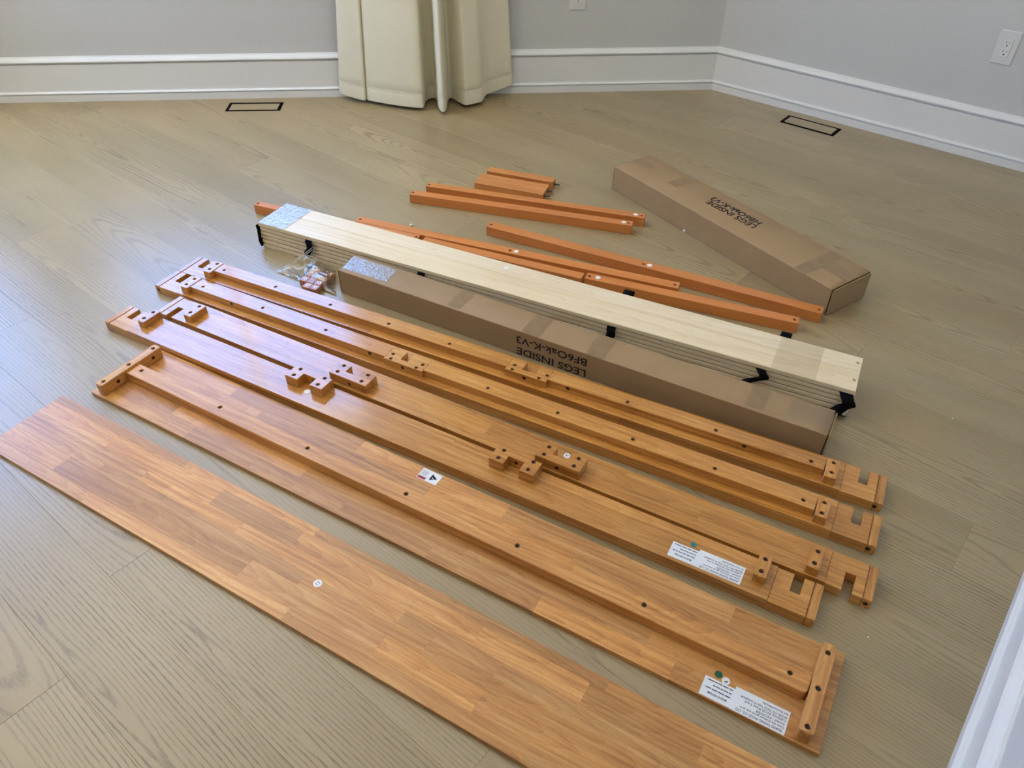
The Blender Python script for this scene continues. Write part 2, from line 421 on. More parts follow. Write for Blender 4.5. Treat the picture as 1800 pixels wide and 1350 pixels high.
# skirting: one moulded profile run along each wall, mitred in the corners
PROF = [(0, 0), (0.028, 0), (0.028, 0.0305), (0.0215, 0.0315), (0.0215, 0.0355), (0.0285, 0.0365), (0.0285, 0.0395), (0.0250, 0.0425), (0.0185, 0.0440), (0.0175, 0.0465), (0.0175, 0.1665),
        (0.0095, 0.1675), (0.0095, 0.1755), (0.0225, 0.1765), (0.0230, 0.1805), (0.0195, 0.1860), (0.0120, 0.1930), (0.0065, 0.1965), (0.0055, 0.1990), (0, 0.1995)]
def skirting(name, a, b, m0=0.0, m1=0.0):
    d = b - a; L = d.length; ang = math.atan2(d.y, d.x)
    bm = bmesh.new()
    A = [bm.verts.new((p * m0, -p, z)) for p, z in PROF]; B = [bm.verts.new((L - p * m1, -p, z)) for p, z in PROF]
    n = len(PROF)
    for i in range(n): bm.faces.new((A[i], B[i], B[(i + 1) % n], A[(i + 1) % n]))
    bm.faces.new(A); bm.faces.new(B[::-1])
    return structure(link(name, to_mesh(bm, name), 'trim', None, (a.x, a.y, 0), ang))
def cot2(d1, d2):
    t = abs(math.acos(max(-1, min(1, d1.dot(d2))))); return math.tan(t / 2)
mBL, mBR, mRN = cot2(dL, dB), cot2(dB, dR), cot2(dR, -dN)
skirting('baseboard_back', cL, cR, mBL, mBR)
skirting('baseboard_left', cW, cL, 0, mBL)
skirting('baseboard_right', cR, cQ, mBR, mRN)
skirting('baseboard_near', cQ, cN, mRN, 0)
skirting('baseboard_far_left', cSW, cW, 0, 0)
# windows above the view: casing, sash bars and sill, open to the sky
def window(name, a, b, hole):
    d = unit(b - a); ang = math.atan2(d.y, d.x); s0, s1, z0, z1 = hole
    w = bpy.data.objects.new(name, None); COL.objects.link(w)
    w.location = (a.x, a.y, 0); w.rotation_euler = (0, 0, ang); structure(w)
    c = 0.07
    block('casing', w, s0 - c, s0, -0.018, 0, z0, z1 + c, 'trim'); block('casing', w, s1, s1 + c, -0.018, 0, z0, z1 + c, 'trim')
    block('casing', w, s0, s1, -0.018, 0, z1, z1 + c, 'trim')
    block('sill', w, s0 - c - 0.02, s1 + c + 0.02, -0.045, 0.11, z0 - 0.03, z0, 'trim')
    for q in (s0, (s0 + s1) / 2 - 0.02, s1 - 0.04): block('sash_bar', w, q, q + 0.04, 0.05, 0.09, z0, z1, 'trim')
    for q in (z0, z1 - 0.04): block('sash_bar', w, s0, s1, 0.05, 0.09, q, q + 0.04, 'trim')
    n = Vector((d.y, -d.x)); m = a + d * ((s0 + s1) / 2) - n * 0.125
    portal((m.x, m.y, (z0 + z1) / 2), (n.x, n.y, 0), s1 - s0, z1 - z0)
window('window_1', cL, cR, HB); window('window_2', cW, cL, HL)

# ------------------------------------------------------------------ oak plank floor
FA = R(-39.2); FU = Vector((math.cos(FA), math.sin(FA))); FV = Vector((-FU.y, FU.x))
base_poly = [cSW, cSE, cE2, cQ + Vector((0.3, -0.1)), cR + Vector((0.05, 0.12)), cL + Vector((-0.05, 0.1)), cW]
bm = bmesh.new()
vs = [bm.verts.new((p.x, p.y, z)) for z in (-0.05, -0.013) for p in base_poly]; n = len(base_poly)
bm.faces.new(vs[:n]); bm.faces.new(vs[n:])
for i in range(n): bm.faces.new((vs[i], vs[(i + 1) % n], vs[n + (i + 1) % n], vs[n + i]))
floor = structure(link('floor', to_mesh(bm, 'floor'), 'black'))
def clip(poly, a, nrm):
    out = []
    for i in range(len(poly)):
        p, q = poly[i], poly[(i + 1) % len(poly)]
        dp, dq = (p - a).dot(nrm), (q - a).dot(nrm)
        if dp >= 0: out.append(p)
        if (dp >= 0) != (dq >= 0): out.append(p + (q - p) * (dp / (dp - dq)))
    return out
limits = [(cL, nB), (cR, nR), (cL, nL), (Vector((XW, 0)), Vector((1, 0))), (cSW, Vector((0, 1))), (cSE, Vector((-1, 0)))]
JOINT = {0: -0.10, -2: -0.35, 3: -1.9, 4: -0.9, 1: -1.27, -1: -1.122, 2: -0.412, 5: -2.78, 18: -0.418, 16: -0.685, 17: -0.113, 11: -0.333, 6: -2.50}
PW, PL, PN0 = 0.168, 1.922, 0.043
frng = random.Random(5)
def plank(poly):
    c = sum(poly, Vector((0, 0))) / len(poly)
    bm = bmesh.new()
    loc = [((p - c).dot(FU), (p - c).dot(FV)) for p in poly]
    g, ch = 0.00005, 0.00045
    def ring(ins, z):
        # inset each edge of the convex outline
        pts = []; m = len(loc)
        L = [Vector(q) for q in loc]
        for i in range(m):
            p0, p1, p2 = L[i - 1], L[i], L[(i + 1) % m]
            e1, e2 = (p1 - p0), (p2 - p1)
            if e1.length < 1e-6 or e2.length < 1e-6: pts.append(p1); continue
            e1.normalize(); e2.normalize()
            n1, n2 = Vector((-e1.y, e1.x)), Vector((-e2.y, e2.x))
            k = max(0.15, 1 + n1.dot(n2))
            pts.append(p1 + (n1 + n2) * (ins / k))
        return [bm.verts.new((q.x, q.y, z)) for q in pts]
    lo, mi, hi = ring(g, -0.013), ring(g, -ch), ring(g + ch, 0.0)
    m = len(loc)
    for A, B in ((lo, mi), (mi, hi)):
        for i in range(m): bm.faces.new((A[i], A[(i + 1) % m], B[(i + 1) % m], B[i]))
    bm.faces.new(hi)
    k = frng.uniform(0.955, 1.045); h = frng.uniform(-0.02, 0.02)
    me = to_mesh(bm, 'plank')
    link('plank', me, 'floor', floor, (c.x, c.y, 0), FA, (k * (1 + h), k, k * (1 - h)))
for row in range(-28, 25):
    j = JOINT.get(row, frng.uniform(0, PL))
    v0 = PN0 + PW * row
    for k in range(-4, 5):
        u0 = j + k * PL
        if u0 > 4.5 or u0 + PL < -5.5: continue
        poly = [FU * u0 + FV * v0, FU * (u0 + PL) + FV * v0, FU * (u0 + PL) + FV * (v0 + PW), FU * u0 + FV * (v0 + PW)]
        for a, nn in limits:
            poly = clip(poly, a, nn)
            if len(poly) < 3: break
        # the part of the floor beyond the wall beside the camera is left out
        if len(poly) >= 3 and all((p - cN).dot(nN) < -0.02 and (p - cN).dot(dN) > 0 for p in poly): continue
        if len(poly) >= 3: plank(poly)

# ------------------------------------------------------------------ floor vents, outlets
def vent(label, o, a, far):
    t = thing('floor_vent', label, 'vent', (o[0], o[1], 0), a, 'floor vents')
    L, Wd = 0.2537, 0.104
    block('slot_shade', t, 0, L, 0, Wd, 0.0002, 0.0010, 'black', bev=0)  # flat black sheet, paints the darkness of an uncut slot
    # oak insert lies on the black sheet that stands in for slot shade
    block('insert', t, 0.0155, L - 0.0155, far[0], Wd - far[1], 0.0009, 0.0026, 'floor', (0.95, 0.95, 0.93), bev=0.0004)
vent('slotted floor vent with oak insert near the back wall, left of the curtain', (-1.3506, 3.5321), R(3.4), (0.012, 0.021))
vent('slotted floor vent with oak insert beside the right wall skirting', (1.2175, 3.4828), R(-38.74), (0.014, 0.016))
def outlet(label, o, d, n, z):
    """o: lower left corner on the wall"""
    t = thing('wall_outlet', label, 'outlet', (o.x, o.y, z), math.atan2(d.y, d.x), 'wall outlets')
    Wd, Hh = 0.0775, 0.1255
    bm = bmesh.new()
    A = [bm.verts.new(p) for p in ((0, 0, 0), (Wd, 0, 0), (Wd, 0, Hh), (0, 0, Hh))]
    q = 0.004
    B = [bm.verts.new(p) for p in ((q, -0.006, q), (Wd - q, -0.006, q), (Wd - q, -0.006, Hh - q), (q, -0.006, Hh - q))]
    for i in range(4): bm.faces.new((A[i], A[(i + 1) % 4], B[(i + 1) % 4], B[i]))
    bm.faces.new(B); bm.faces.new(A[::-1])
    bevel_mesh(bm, 0.0008)
    link('cover_plate', to_mesh(bm, 'cover_plate'), 'plate', t)
    rc = link('receptacle', box_mesh('receptacle', 0.0325, 0.004, 0.0655, 0.0006), 'plate2', t, (Wd / 2, -0.0068, Hh / 2))
    for s in (-1, 1):
        zz = s * 0.0165
        for dx, hh in ((-0.0062, 0.0085), (0.0062, 0.0068)):
            link('blade_slot', box_mesh('blade_slot', 0.0017, 0.0008, hh, 0), 'black', rc, (dx, -0.0018, zz + 0.004))
        g = link('ground_hole', cyl_mesh('ground_hole', 0.0026, 0.0008, 12), 'black', rc, (0, -0.0018, zz - 0.007)); g.rotation_euler = (math.pi / 2, 0, 0)
    for zz in (0.012, Hh - 0.012):
        s = link('screw', cyl_mesh('screw', 0.0026, 0.001, 12), 'plate', t, (Wd / 2, -0.0063, zz)); s.rotation_euler = (math.pi / 2, 0, 0)
wb = pB + dB * 2.6905 ; wr = pR + dR * 1.152
outlet('white duplex outlet on the back wall, right of the curtain', wb, dB, nB, 0.3705)
outlet('white duplex outlet on the right-hand wall', wr, dR, nR, 0.3722)

# ------------------------------------------------------------------ panel A: plain butcher-block board in front
AP = (-1.255, 1.3105); AA = R(-29.55)
tA = thing('bed_board', 'plain flat finger-jointed wooden panel, widest and nearest the camera', 'board', (*AP, 0), AA)
ROWS = [(-0.0005, 0.032, [0.30, 0.912, 1.47]), (0.032, 0.081, [0.157, 0.426, 0.76, 1.118, 1.347, 1.69]), (0.081, 0.112, [0.25, 0.55, 0.885, 1.20, 1.582]),
        (0.112, 0.146, [0.36, 0.671, 1.119, 1.347, 1.75]), (0.146, 0.194, [0.20, 0.56, 0.805, 1.274, 1.51, 1.735]), (0.194, 0.2175, [0.42, 0.83, 1.18, 1.54])]
def staves(t, rows, u0, u1, z0, z1, mat, lo=0.80, hi=1.14, hue=0.05, name='stave', ends=None):
    for v0, v1, js in rows:
        e = [u0] + [j for j in js if u0 < j < u1] + [u1]
        for a, b in zip(e[:-1], e[1:]):
            block(name, t, a + 0.00005, b - 0.00005, v0 + 0.00005, v1 - 0.00005, z0, z1, mat, tone(lo, hi, hue), 0.00012)
staves(tA, ROWS, -0.0595, 1.862, 0.0, 0.012, 'panel', 0.80, 1.13)
dot(tA, 0.9204, 0.1046, 0.012, 0.0095, mark='11', rz=R(72))

# ------------------------------------------------------------------ panel B: board with beam and two end cleats
BP = (-1.1291, 1.5433); BA = R(-29.2)
tB = thing('bed_board', 'wooden panel with raised lengthwise beam, two end cleats and warning label', 'board', (*BP, 0), BA)
staves(tB, [(0, 0.044, [0.344, 0.561, 0.836, 1.081, 1.347, 1.64]), (0.044, 0.088, [0.25, 0.689, 1.15, 1.576, 1.78]), (0.088, 0.132, [0.5, 1.2, 1.55]),
            (0.132, 0.175, [0.45, 0.98, 1.36]), (0.175, 0.2215, [0.33, 0.75, 1.17, 1.704])], 0.0, 1.922, 0, 0.012, 'panel', 0.78, 1.13)
HBm = [0.0769 + 0.2932 * i for i in range(7)]
def rounded(u0, u1, v0, v1, r, both=(True, True)):
    pts = []
    for (cx, cy, a0, on) in ((u1 - r, v0 + r, -90, both[1]), (u1 - r, v1 - r, 0, both[1]), (u0 + r, v1 - r, 90, both[0]), (u0 + r, v0 + r, 180, both[0])):
        if on:
            for i in range(4):
                a = R(a0 + 30 * i); pts.append((cx + r * math.cos(a), cy + r * math.sin(a)))
        else: pts.append((u1 if a0 in (-90, 0) else u0, v0 if a0 in (-90, 180) else v1))
    return pts
prism('beam', tB, rounded(0.048, 1.8735, 0.083, 0.128, 0.010, (False, True)), [(h, 0.1105, 0.0052) for h in HBm], 0.012, 0.040, 'panel', (1.04, 1.02, 1.0), 0.0012)
bolts(tB, [(h, 0.1105) for h in HBm], 0.040)
for u, hv in ((0.0345, (0.0247, 0.1068, 0.1891)), (1.8885, (0.0195, 0.101, 0.183))):
    prism('end_cleat', tB, rounded(u - 0.0135, u + 0.0135, 0.0075, 0.2045, 0.006), [(u, v, 0.0052) for v in hv], 0.012, 0.047, 'panel', (1.02, 1.02, 1.02), 0.0015, 'v')
    bolts(tB, [(u, v) for v in hv], 0.047)
for v in (0.055, 0.172):
    o = link('bolt_hole', HOLE, None, tB, (0.0481, v, 0.030)); o.rotation_euler = (0, math.pi / 2, 0)
# warning label (lies sideways)
wl = block('warning_label', tB, 0.930, 0.985, 0.1845, 0.2185, 0.0121, 0.0124, 'paper', bev=0)
wl['label'] = 'small white warning label with red bar and black triangle'
block('red_bar', wl, -0.0260, -0.0045, -0.0155, -0.0075, 0.0002, 0.0003, 'red', bev=0)
me = bpy.data.meshes.new('black_triangle'); me.from_pydata([(0.0035, -0.0105, 0.0003), (0.0215, 0.0, 0.0003), (0.0035, 0.0105, 0.0003)], [], [(0, 1, 2)]); link('black_triangle', me, 'ink', wl)
link('exclamation_mark', text_mesh('!', 0.0020, 0.0075, 0.02), 'paper', wl, (0.0140, -0.0050, 0.0004), R(60))
for i in range(5): block('text_line', wl, -0.0235 + 0.0035 * i, -0.0225 + 0.0035 * i, -0.004, 0.0135 - 0.002 * (i % 3), 0.0002, 0.0003, 'inkgrey', bev=0)
def paper_label(t, u0, u1, v0, v1, z, lines, rot=math.pi, name='paper_label', k=1.0):
    p = block(name, t, u0, u1, v0, v1, z, z + 0.0003, 'paper', bev=0)
    w, h = u1 - u0, v1 - v0
    for (fy, x0, wid, size, body, mat) in lines:
        # fy: baseline measured from the far edge of the reading direction (0 bottom .. 1 top), upside down on the board
        o = link('printed_text', text_mesh(body, wid * w, size * h, 0.006 * k), mat, p,
                 (w / 2 - x0 * w, h / 2 - fy * h, 0.00025), rot)
    return p
small = [(0.30, 0.10, 0.62, 0.11, 'MADE IN VIETNAM', 'ink'), (0.50, 0.02, 0.85, 0.07, None, 'inkgrey'),
         (0.70, 0.02, 0.62, 0.07, None, 'inkgrey'), (0.90, 0.02, 0.86, 0.07, None, 'inkgrey')]
small = [(1 - a, b, c, d, s, m) for a, b, c, d, s, m in small]
big = [(0.17, 0.05, 0.84, 0.105, 'HUANG THONG WOOD CO., LTD', 'ink'), (0.31, 0.04, 0.80, 0.085, 'Date the finished good was pro-', 'inkgrey'), (0.45, 0.04, 0.52, 0.095, 'duced : 02/2025R', 'inkgrey'),
       (0.60, 0.04, 0.74, 0.095, 'California 93120 Phase 2 and', 'inkgrey'), (0.74, 0.03, 0.84, 0.095, '40CFR 770 TSCA Title VI compliant', 'inkgrey'), (0.89, 0.03, 0.46, 0.085, 'for formaldehyde', 'inkgrey')]
big = [(1 - a, b, c, d, s, m) for a, b, c, d, s, m in big]
def label_pair(t, ua, ub, uc, v0, v1, w0, w1, z):
    s = [(1 - f, x0, wd, sz, b, m) for f, x0, wd, sz, b, m in small]
    g = [(1 - f, x0, wd, sz, b, m) for f, x0, wd, sz, b, m in big]
    pl = paper_label(t, ua, ub + 0.004, v0, v1, z, [])
    for f, x0, wd, sz, body, mat in s:
        w, h = ub - ua, v1 - v0
        link('printed_text', text_mesh(body, wd * w, sz * h, 0.008), mat, pl, ((w + 0.004) / 2 - 0.006 - x0 * w, -h / 2 + f * h, 0.00025), math.pi)
    pr = paper_label(t, ub, uc, w0, w1, z + 0.0004, [])
    for f, x0, wd, sz, body, mat in g:
        w, h = uc - ub, w1 - w0
        link('printed_text', text_mesh(body, wd * w, sz * h, 0.008), mat, pr, (w / 2 - x0 * w, -h / 2 + f * h, 0.00025), math.pi)
    return pl, pr
label_pair(tB, 1.699, 1.757, 1.859, 0.0025, 0.044, 0.0015, 0.0505, 0.0121)
dot(tB, 1.7203, 0.0570, 0.012, 0.0075, 'green', 'green_sticker')
dot(tB, 1.7365, 0.0505, 0.0124, 0.0078, mark='1', rz=R(120))

# ------------------------------------------------------------------ notched boards C, D (plain) and E, F (with beam)
ZB, ZE = 0.030, 0.0285
def notch_end(t, e, s, slot_v, open_back, w, tint):
    """one end of a board: e = end coordinate, s = +1 at the left end, -1 at the right; slot between .040 and .061 from the end"""
    a, b, c, d = e + s * 0.0195, e + s * 0.0405, e + s * 0.0615, e + s * 0.0965
    lo, hi = slot_v
    if open_back: pts = [(a, 0), (d, 0), (d, w), (c, w), (c, lo), (b, lo), (b, w), (a, w)]
    else: pts = [(a, 0), (b, 0), (b, hi), (c, hi), (c, 0), (d, 0), (d, w), (a, w)]
    if s < 0: pts = pts[::-1]
    prism('notched_end', t, pts, [], 0, ZE, 'board', tint, 0.0009)
    u0, u1 = sorted((e, e + s * 0.0175))
    block('end_strip', t, u0, u1, 0, w, 0, ZE + 0.0006, 'board', tuple(x * 0.97 for x in tint), 0.0012, 'v')
    u0, u1 = sorted((e + s * 0.0175, e + s * 0.0195))
    block('groove', t, u0, u1, 0.0005, w - 0.0005, 0, ZE - 0.0035, 'board', (0.6, 0.55, 0.5), 0)  # recessed filler, wood tint darkened to stand in for groove shade
def end_block(t, u0, u1, v0, v1, ztop, hs, tint):
    prism('end_block', t, rounded(u0, u1, v0, v1, 0.002), [(u, v, 0.0052) for u, v in hs], ZB, ztop, 'board', tint, 0.0009, 'v')
    bolts(t, hs, ztop)
def notched(o, a, e0, e1, w, rows, back, label, tones=(0.88, 1.06)):
    t = thing('notched_board', label, 'board', (*o, 0), a)
    sv = (0.047, w) if back else (0, 0.050)
    for e, s in ((e0, 1), (e1, -1)): notch_end(t, e, s, sv, back, w, tone(0.92, 1.05, 0.03))
    staves(t, rows, e0 + 0.0967, e1 - 0.0967, 0, ZB, 'board', *tones, 0.04)
    return t
# C, in front, slots open to the back
tC = notched((-1.1917, 1.8302), R(-28.25), -0.0205, 2.0465, 0.094,
             [(0, 0.0675, [0.78, 1.62]), (0.0675, 0.094, [0.45, 1.15])], True, 'notched board with two white paper labels, next to the panel with cleats')
end_block(tC, 0.0900, 0.1155, 0.033, 0.0965, 0.052, [(0.0995, 0.0495), (0.0995, 0.0840)], (1.02, 1.02, 1.0))
end_block(tC, 1.9075, 1.9345, 0.033, 0.0965, 0.052, [(1.9210, 0.0480), (1.9210, 0.0822)], (0.98, 0.98, 0.98))
def yoke(t, u0, u1, v0, v1, ztop, opening, notch, hs, tint, name='slotted_block'):
    n0, n1, depth = notch
    if opening == 'front': pts = [(u0, v0), (n0, v0), (n0, v0 + depth), (n1, v0 + depth), (n1, v0), (u1, v0), (u1, v1), (u0, v1)]
    else: pts = [(u0, v0), (u1, v0), (u1, v1), (n1, v1), (n1, v1 - depth), (n0, v1 - depth), (n0, v1), (u0, v1)]
    prism(name, t, pts, [(u, v, 0.0052) for u, v in hs], ZB, ztop, 'board', tint, 0.0009)
    bolts(t, hs, ztop)
yoke(tC, 0.6380, 0.7615, 0.0475, 0.0945, 0.058, 'front', (0.6790, 0.7210, 0.0280), [(0.6590, 0.0590), (0.6590, 0.0865), (0.7400, 0.0595), (0.7400, 0.0880)], (1.0, 0.98, 0.95))
yoke(tC, 1.2665, 1.3865, 0.0475, 0.0945, 0.058, 'front', (1.3055, 1.3475, 0.0280), [(1.2865, 0.0600), (1.2865, 0.0875), (1.3660, 0.0605), (1.3660, 0.0880)], (0.93, 0.90, 0.86))
front_holes(tC, [(0.7105, 0.0756, 0.045), (1.3260, 0.0756, 0.045)])
dot(tC, 0.7099, 0.0455, ZB, 0.0085)
label_pair(tC, 1.7318, 1.7905, 1.8905, 0.0085, 0.0500, 0.0080, 0.0560, ZB + 0.0001)
dot(tC, 1.7735, 0.0615, ZB, 0.0070, 'teal', 'teal_sticker')
# D, behind C, slots open to the front
tD = notched((-1.0469, 1.8779), R(-28.50), -0.0330, 2.0350, 0.094,
             [(0, 0.0270, [0.62, 1.33]), (0.0270, 0.0760, [0.42, 1.097, 1.653]), (0.0760, 0.094, [0.8, 1.46])], False, 'notched board without labels, second of the two flat ones, slots facing the front')
end_block(tD, 0.0785, 0.1065, 0.0090, 0.0735, 0.052, [(0.0900, 0.0270), (0.0900, 0.0620)], (1.02, 1.02, 1.02))
end_block(tD, 1.8945, 1.9215, 0.0055, 0.0700, 0.052, [(1.9088, 0.0203), (1.9088, 0.0540)], (0.97, 0.95, 0.92))
yoke(tD, 0.6280, 0.7485, 0.0065, 0.0560, 0.058, 'back', (0.6660, 0.7060, 0.0260), [(0.6465, 0.0200), (0.6465, 0.0480), (0.7275, 0.0190), (0.7275, 0.0475)], (1.0, 0.98, 0.95))
yoke(tD, 1.2535, 1.3700, 0.0050, 0.0550, 0.058, 'back', (1.2905, 1.3285, 0.0270), [(1.2710, 0.0180), (1.2710, 0.0460), (1.3500, 0.0185), (1.3500, 0.0460)], (0.86, 0.80, 0.72))
front_holes(tD, [(0.6945, 0.0065, 0.043), (1.3120, 0.0050, 0.043), (2.0250, 0.0, 0.015)])
dot(tD, 1.3110, 0.0555 + 0.009, ZB, 0.0085, mark='3', rz=R(160))
# E and F with a beam along the top
def beamed(o, a, e0, e1, w, bl, bf, bw, yk, hs, fh, label, tints):
    t = notched(o, a, e0, e1, w, [(0, 0.024, [0.72, 1.5]), (0.024, w, [1.05])], True, label, (0.9, 1.04))
    zb = 0.0525
    y0, y1, n0, n1, khs, kd = yk
    end_block(t, bl[0], bl[1], 0.0095, 0.0735, 0.0535, bl[4], tints[0])
    end_block(t, bl[2], bl[3], 0.0065, 0.0690, 0.0535, bl[5], tints[1])
    for a0, a1 in ((bl[1] + 0.0018, y0), (y1, bl[2] - 0.0020)):
        q = [(h, v) for h, v in hs if a0 < h < a1]
        prism('beam', t, rect(a0, a1 - 0.0002, bf, bf + bw), [(h, v, 0.0050) for h, v in q], ZB, zb, 'board', tone(0.98, 1.06, 0.02), 0.0009)
        bolts(t, q, zb)
    # slotted block set into the beam
    pts = [(y0, kd), (y1, kd), (y1, bf + bw), (n1, bf + bw), (n1, kd + 0.0175), (n0, kd + 0.0175), (n0, bf + bw), (y0, bf + bw)]
    prism('slotted_block', t, pts, [(u, v, 0.0050) for u, v in khs], ZB, zb + 0.0004, 'board', tints[2], 0.0008)
    bolts(t, khs, zb)
    front_holes(t, fh)
    return t
tE = beamed((-1.1129, 2.0266), R(-27.2), -0.0215, 2.1490, 0.096, (0.0880, 0.1155, 2.0085, 2.0360, [(0.0975, 0.0260), (0.0975, 0.0600)], [(2.0228, 0.0200), (2.0228, 0.0538)]),
            0.0215, 0.0450, (0.8440, 0.9690, 0.8895, 0.9110, [(0.8640, 0.0220), (0.8580, 0.0415), (0.9470, 0.0215), (0.9560, 0.0405)], 0.0140),
            [(0.1511 + 0.2030 * i * 1.0, 0.0418) for i in range(1)] + [(0.3898, 0.0417), (0.6245, 0.0420), (1.1594, 0.0405), (1.3628, 0.0405), (1.5665, 0.0407), (1.7730, 0.0405), (1.9784, 0.0398)],
            [(-0.0085, 0, 0.015), (2.1340, 0, 0.015), (0.2830, 0.0215, 0.044), (0.7920, 0.0215, 0.044), (0.9060, 0.0140, 0.042)],
            'notched board with raised beam, directly behind the two flat boards', ((1.03, 1.03, 1.03), (1.02, 0.98, 0.95), (1.02, 1.02, 1.0)))
tF = beamed((-1.0677, 2.1120), R(-26.2), -0.0230, 2.1440, 0.098, (0.0845, 0.1125, 2.0035, 2.0320, [(0.0958, 0.0275), (0.0958, 0.0615)], [(2.0190, 0.0252), (2.0190, 0.0594)]),
            0.0265, 0.0420, (1.1600, 1.2830, 1.2040, 1.2450, [(1.1795, 0.0215), (1.1775, 0.0415), (1.2600, 0.0210), (1.2752, 0.0420)], 0.0145),
            [(0.1399, 0.0450), (0.3475, 0.0448), (0.5568, 0.0440), (0.7660, 0.0432), (0.9713, 0.0422), (1.5050, 0.0405), (1.7376, 0.0415), (1.9694, 0.0412)],
            [(-0.0085, 0, 0.015), (2.1285, 0, 0.015), (1.2190, 0.0145, 0.042), (1.3420, 0.0265, 0.044), (1.8130, 0.0265, 0.044)],
            'notched board with raised beam, farthest back, beside the long cardboard box', ((1.03, 1.03, 1.03), (1.0, 0.96, 0.93), (1.02, 1.02, 1.0)))

# ------------------------------------------------------------------ cardboard boxes
def carton(o, a, L, Wd, Hh, label, group=None):
    t = thing('cardboard_box', label, 'box', (*o, 0), a, group)
    k = 0.0045
    p = {}
    p['bottom'] = block('bottom_panel', t, 0, L, 0, Wd, 0, k, 'kraft', bev=0.001)
    p['front'] = block('front_panel', t, 0, L, 0, k, 0, Hh, 'kraft', bev=0.0016)
    p['back'] = block('back_panel', t, 0, L, Wd - k, Wd, 0, Hh, 'kraft', bev=0.0016)
    bm = bmesh.new()
    nx = 40; rows = []
    br = random.Random(int(L * 1000))
    for i in range(nx + 1):
        u = L * i / nx; r = []
        for v, zz in ((0.0012, -0.0022), (0.004, 0), (Wd * 0.5, 0.0), (Wd - 0.004, 0), (Wd - 0.0012, -0.0022)):
            z = Hh + zz + (br.uniform(-0.0003, 0.0001) if 0 < i < nx and v == Wd * 0.5 else 0)
            r.append(bm.verts.new((u - L / 2, v - Wd / 2, z)))
        rows.append(r)
    for i in range(nx):
        for j in range(4): bm.faces.new((rows[i][j], rows[i + 1][j], rows[i + 1][j + 1], rows[i][j + 1]))
    ret = bmesh.ops.extrude_face_region(bm, geom=bm.faces[:])
    bmesh.ops.translate(bm, verts=[v for v in ret['geom'] if isinstance(v, bmesh.types.BMVert)], vec=(0, 0, -0.004))
    p['top'] = link('top_panel', to_mesh(bm, 'top_panel', True), 'kraft', t, (L / 2, Wd / 2, 0))
    for u in (-0.0065, L + 0.0030): block('end_flap', t, u, u + 0.0035, 0.003, Wd - 0.003, 0.001, Hh - 0.003, 'kraft', bev=0.0008)
    for u in (0.005, L - 0.009):
        p['end'] = block('end_flap', t, u, u + 0.004, k, Wd - k, k, Hh - 0.004, 'kraft', bev=0.0006)
    return t, p
def strip(t, name, u0, u1, v0, v1, z, mat, skew=0.0, th=0.0003):
    bm = bmesh.new(); nx = max(2, int((u1 - u0) / 0.006)); ny = max(2, int((v1 - v0) / 0.006))
    sr = random.Random(int(u0 * 9999)); g = []
    cu, cv = (u0 + u1) / 2, (v0 + v1) / 2
    for i in range(nx + 1):
        g.append([bm.verts.new((u0 + (u1 - u0) * i / nx + skew * j / ny - cu, v0 + (v1 - v0) * j / ny - cv, sr.uniform(0, th))) for j in range(ny + 1)])
    for i in range(nx):
        for j in range(ny): bm.faces.new((g[i][j], g[i + 1][j], g[i + 1][j + 1], g[i][j + 1]))
    me = to_mesh(bm, name, True)
    if me.polygons[0].normal.z < 0: me.flip_normals()
    return link(name, me, mat, t, (cu, cv, z))
b1, b1p = carton((-0.5462, 2.0472), R(-28.55), 1.491, 0.1015, 0.085, 'long slim cardboard box lying in front of the pale slats')
fp = b1p['front']
def face_text(parent, body, u_start, W, Hc, zb, L, Hh, off):
    o = link('printed_text', text_mesh(body, W, Hc, off), 'ink', parent)
    m = Matrix(((-1, 0, 0), (0, 0, -1), (0, -1, 0))).transposed().to_4x4()
    m = Matrix(((-1, 0, 0, 0), (0, 0, -1, 0), (0, -1, 0, 0), (0, 0, 0, 1)))
    o.rotation_euler = m.to_euler()
    o.location = (u_start - L / 2, -0.0024, zb - Hh / 2)
face_text(fp, 'BF6Oak-K-V3', 0.8545, 0.2205, 0.0236, 0.0655, 1.491, 0.085, 0.016)
face_text(fp, 'LEGS INSIDE', 0.8540, 0.2180, 0.0236, 0.0265, 1.491, 0.085, 0.016)
zt = 0.0854
strip(b1, 'packing_tape', 0.004, 0.172, 0.016, 0.0895, zt, 'tape_shiny', -0.012, 0.0009)['label'] = 'shiny clear tape on the left end'
strip(b1, 'packing_tape', 0.395, 0.440, 0.010, 0.0995, zt, 'tape_brown', 0.0)
strip(b1, 'packing_tape', 0.648, 0.700, 0.001, 0.0995, zt, 'tape_brown', 0.0)
strip(b1, 'packing_tape', 0.846, 0.900, 0.001, 0.0995, zt, 'tape_brown', 0.0)
strip(b1, 'packing_tape', 1.285, 1.330, 0.010, 0.098, zt, 'tape_brown', 0.0, 0.0006)
strip(b1, 'packing_tape', 1.385, 1.487, 0.020, 0.095, zt, 'tape_clear', 0.0, 0.0007)
for u in (0.7035, 0.8500): block('crease', b1, u, u + 0.0016, 0.002, 0.0995, zt - 0.0002, zt + 0.0004, 'kraft', (1.2, 1.2, 1.2), 0.0003)
b2, b2p = carton((0.385, 2.7899), R(-55.25), 1.016, 0.188, 0.0942, 'wide cardboard box lying apart by the right wall')
tp = b2p['top']
text_top('printed_text', tp, 'LEGS INSIDE', 0.222, 0.0265, 0.6245 - 0.508, 0.1060 - 0.094, 0.0946, math.pi, 'ink', 0.022)
text_top('printed_text', tp, 'HB6Oak-K-V3', 0.226, 0.0265, 0.6185 - 0.508, 0.1385 - 0.094, 0.0946, math.pi, 'ink', 0.022)
zt = 0.0946
strip(b2, 'packing_tape', 0.002, 0.098, 0.088, 0.128, zt, 'tape_brown')
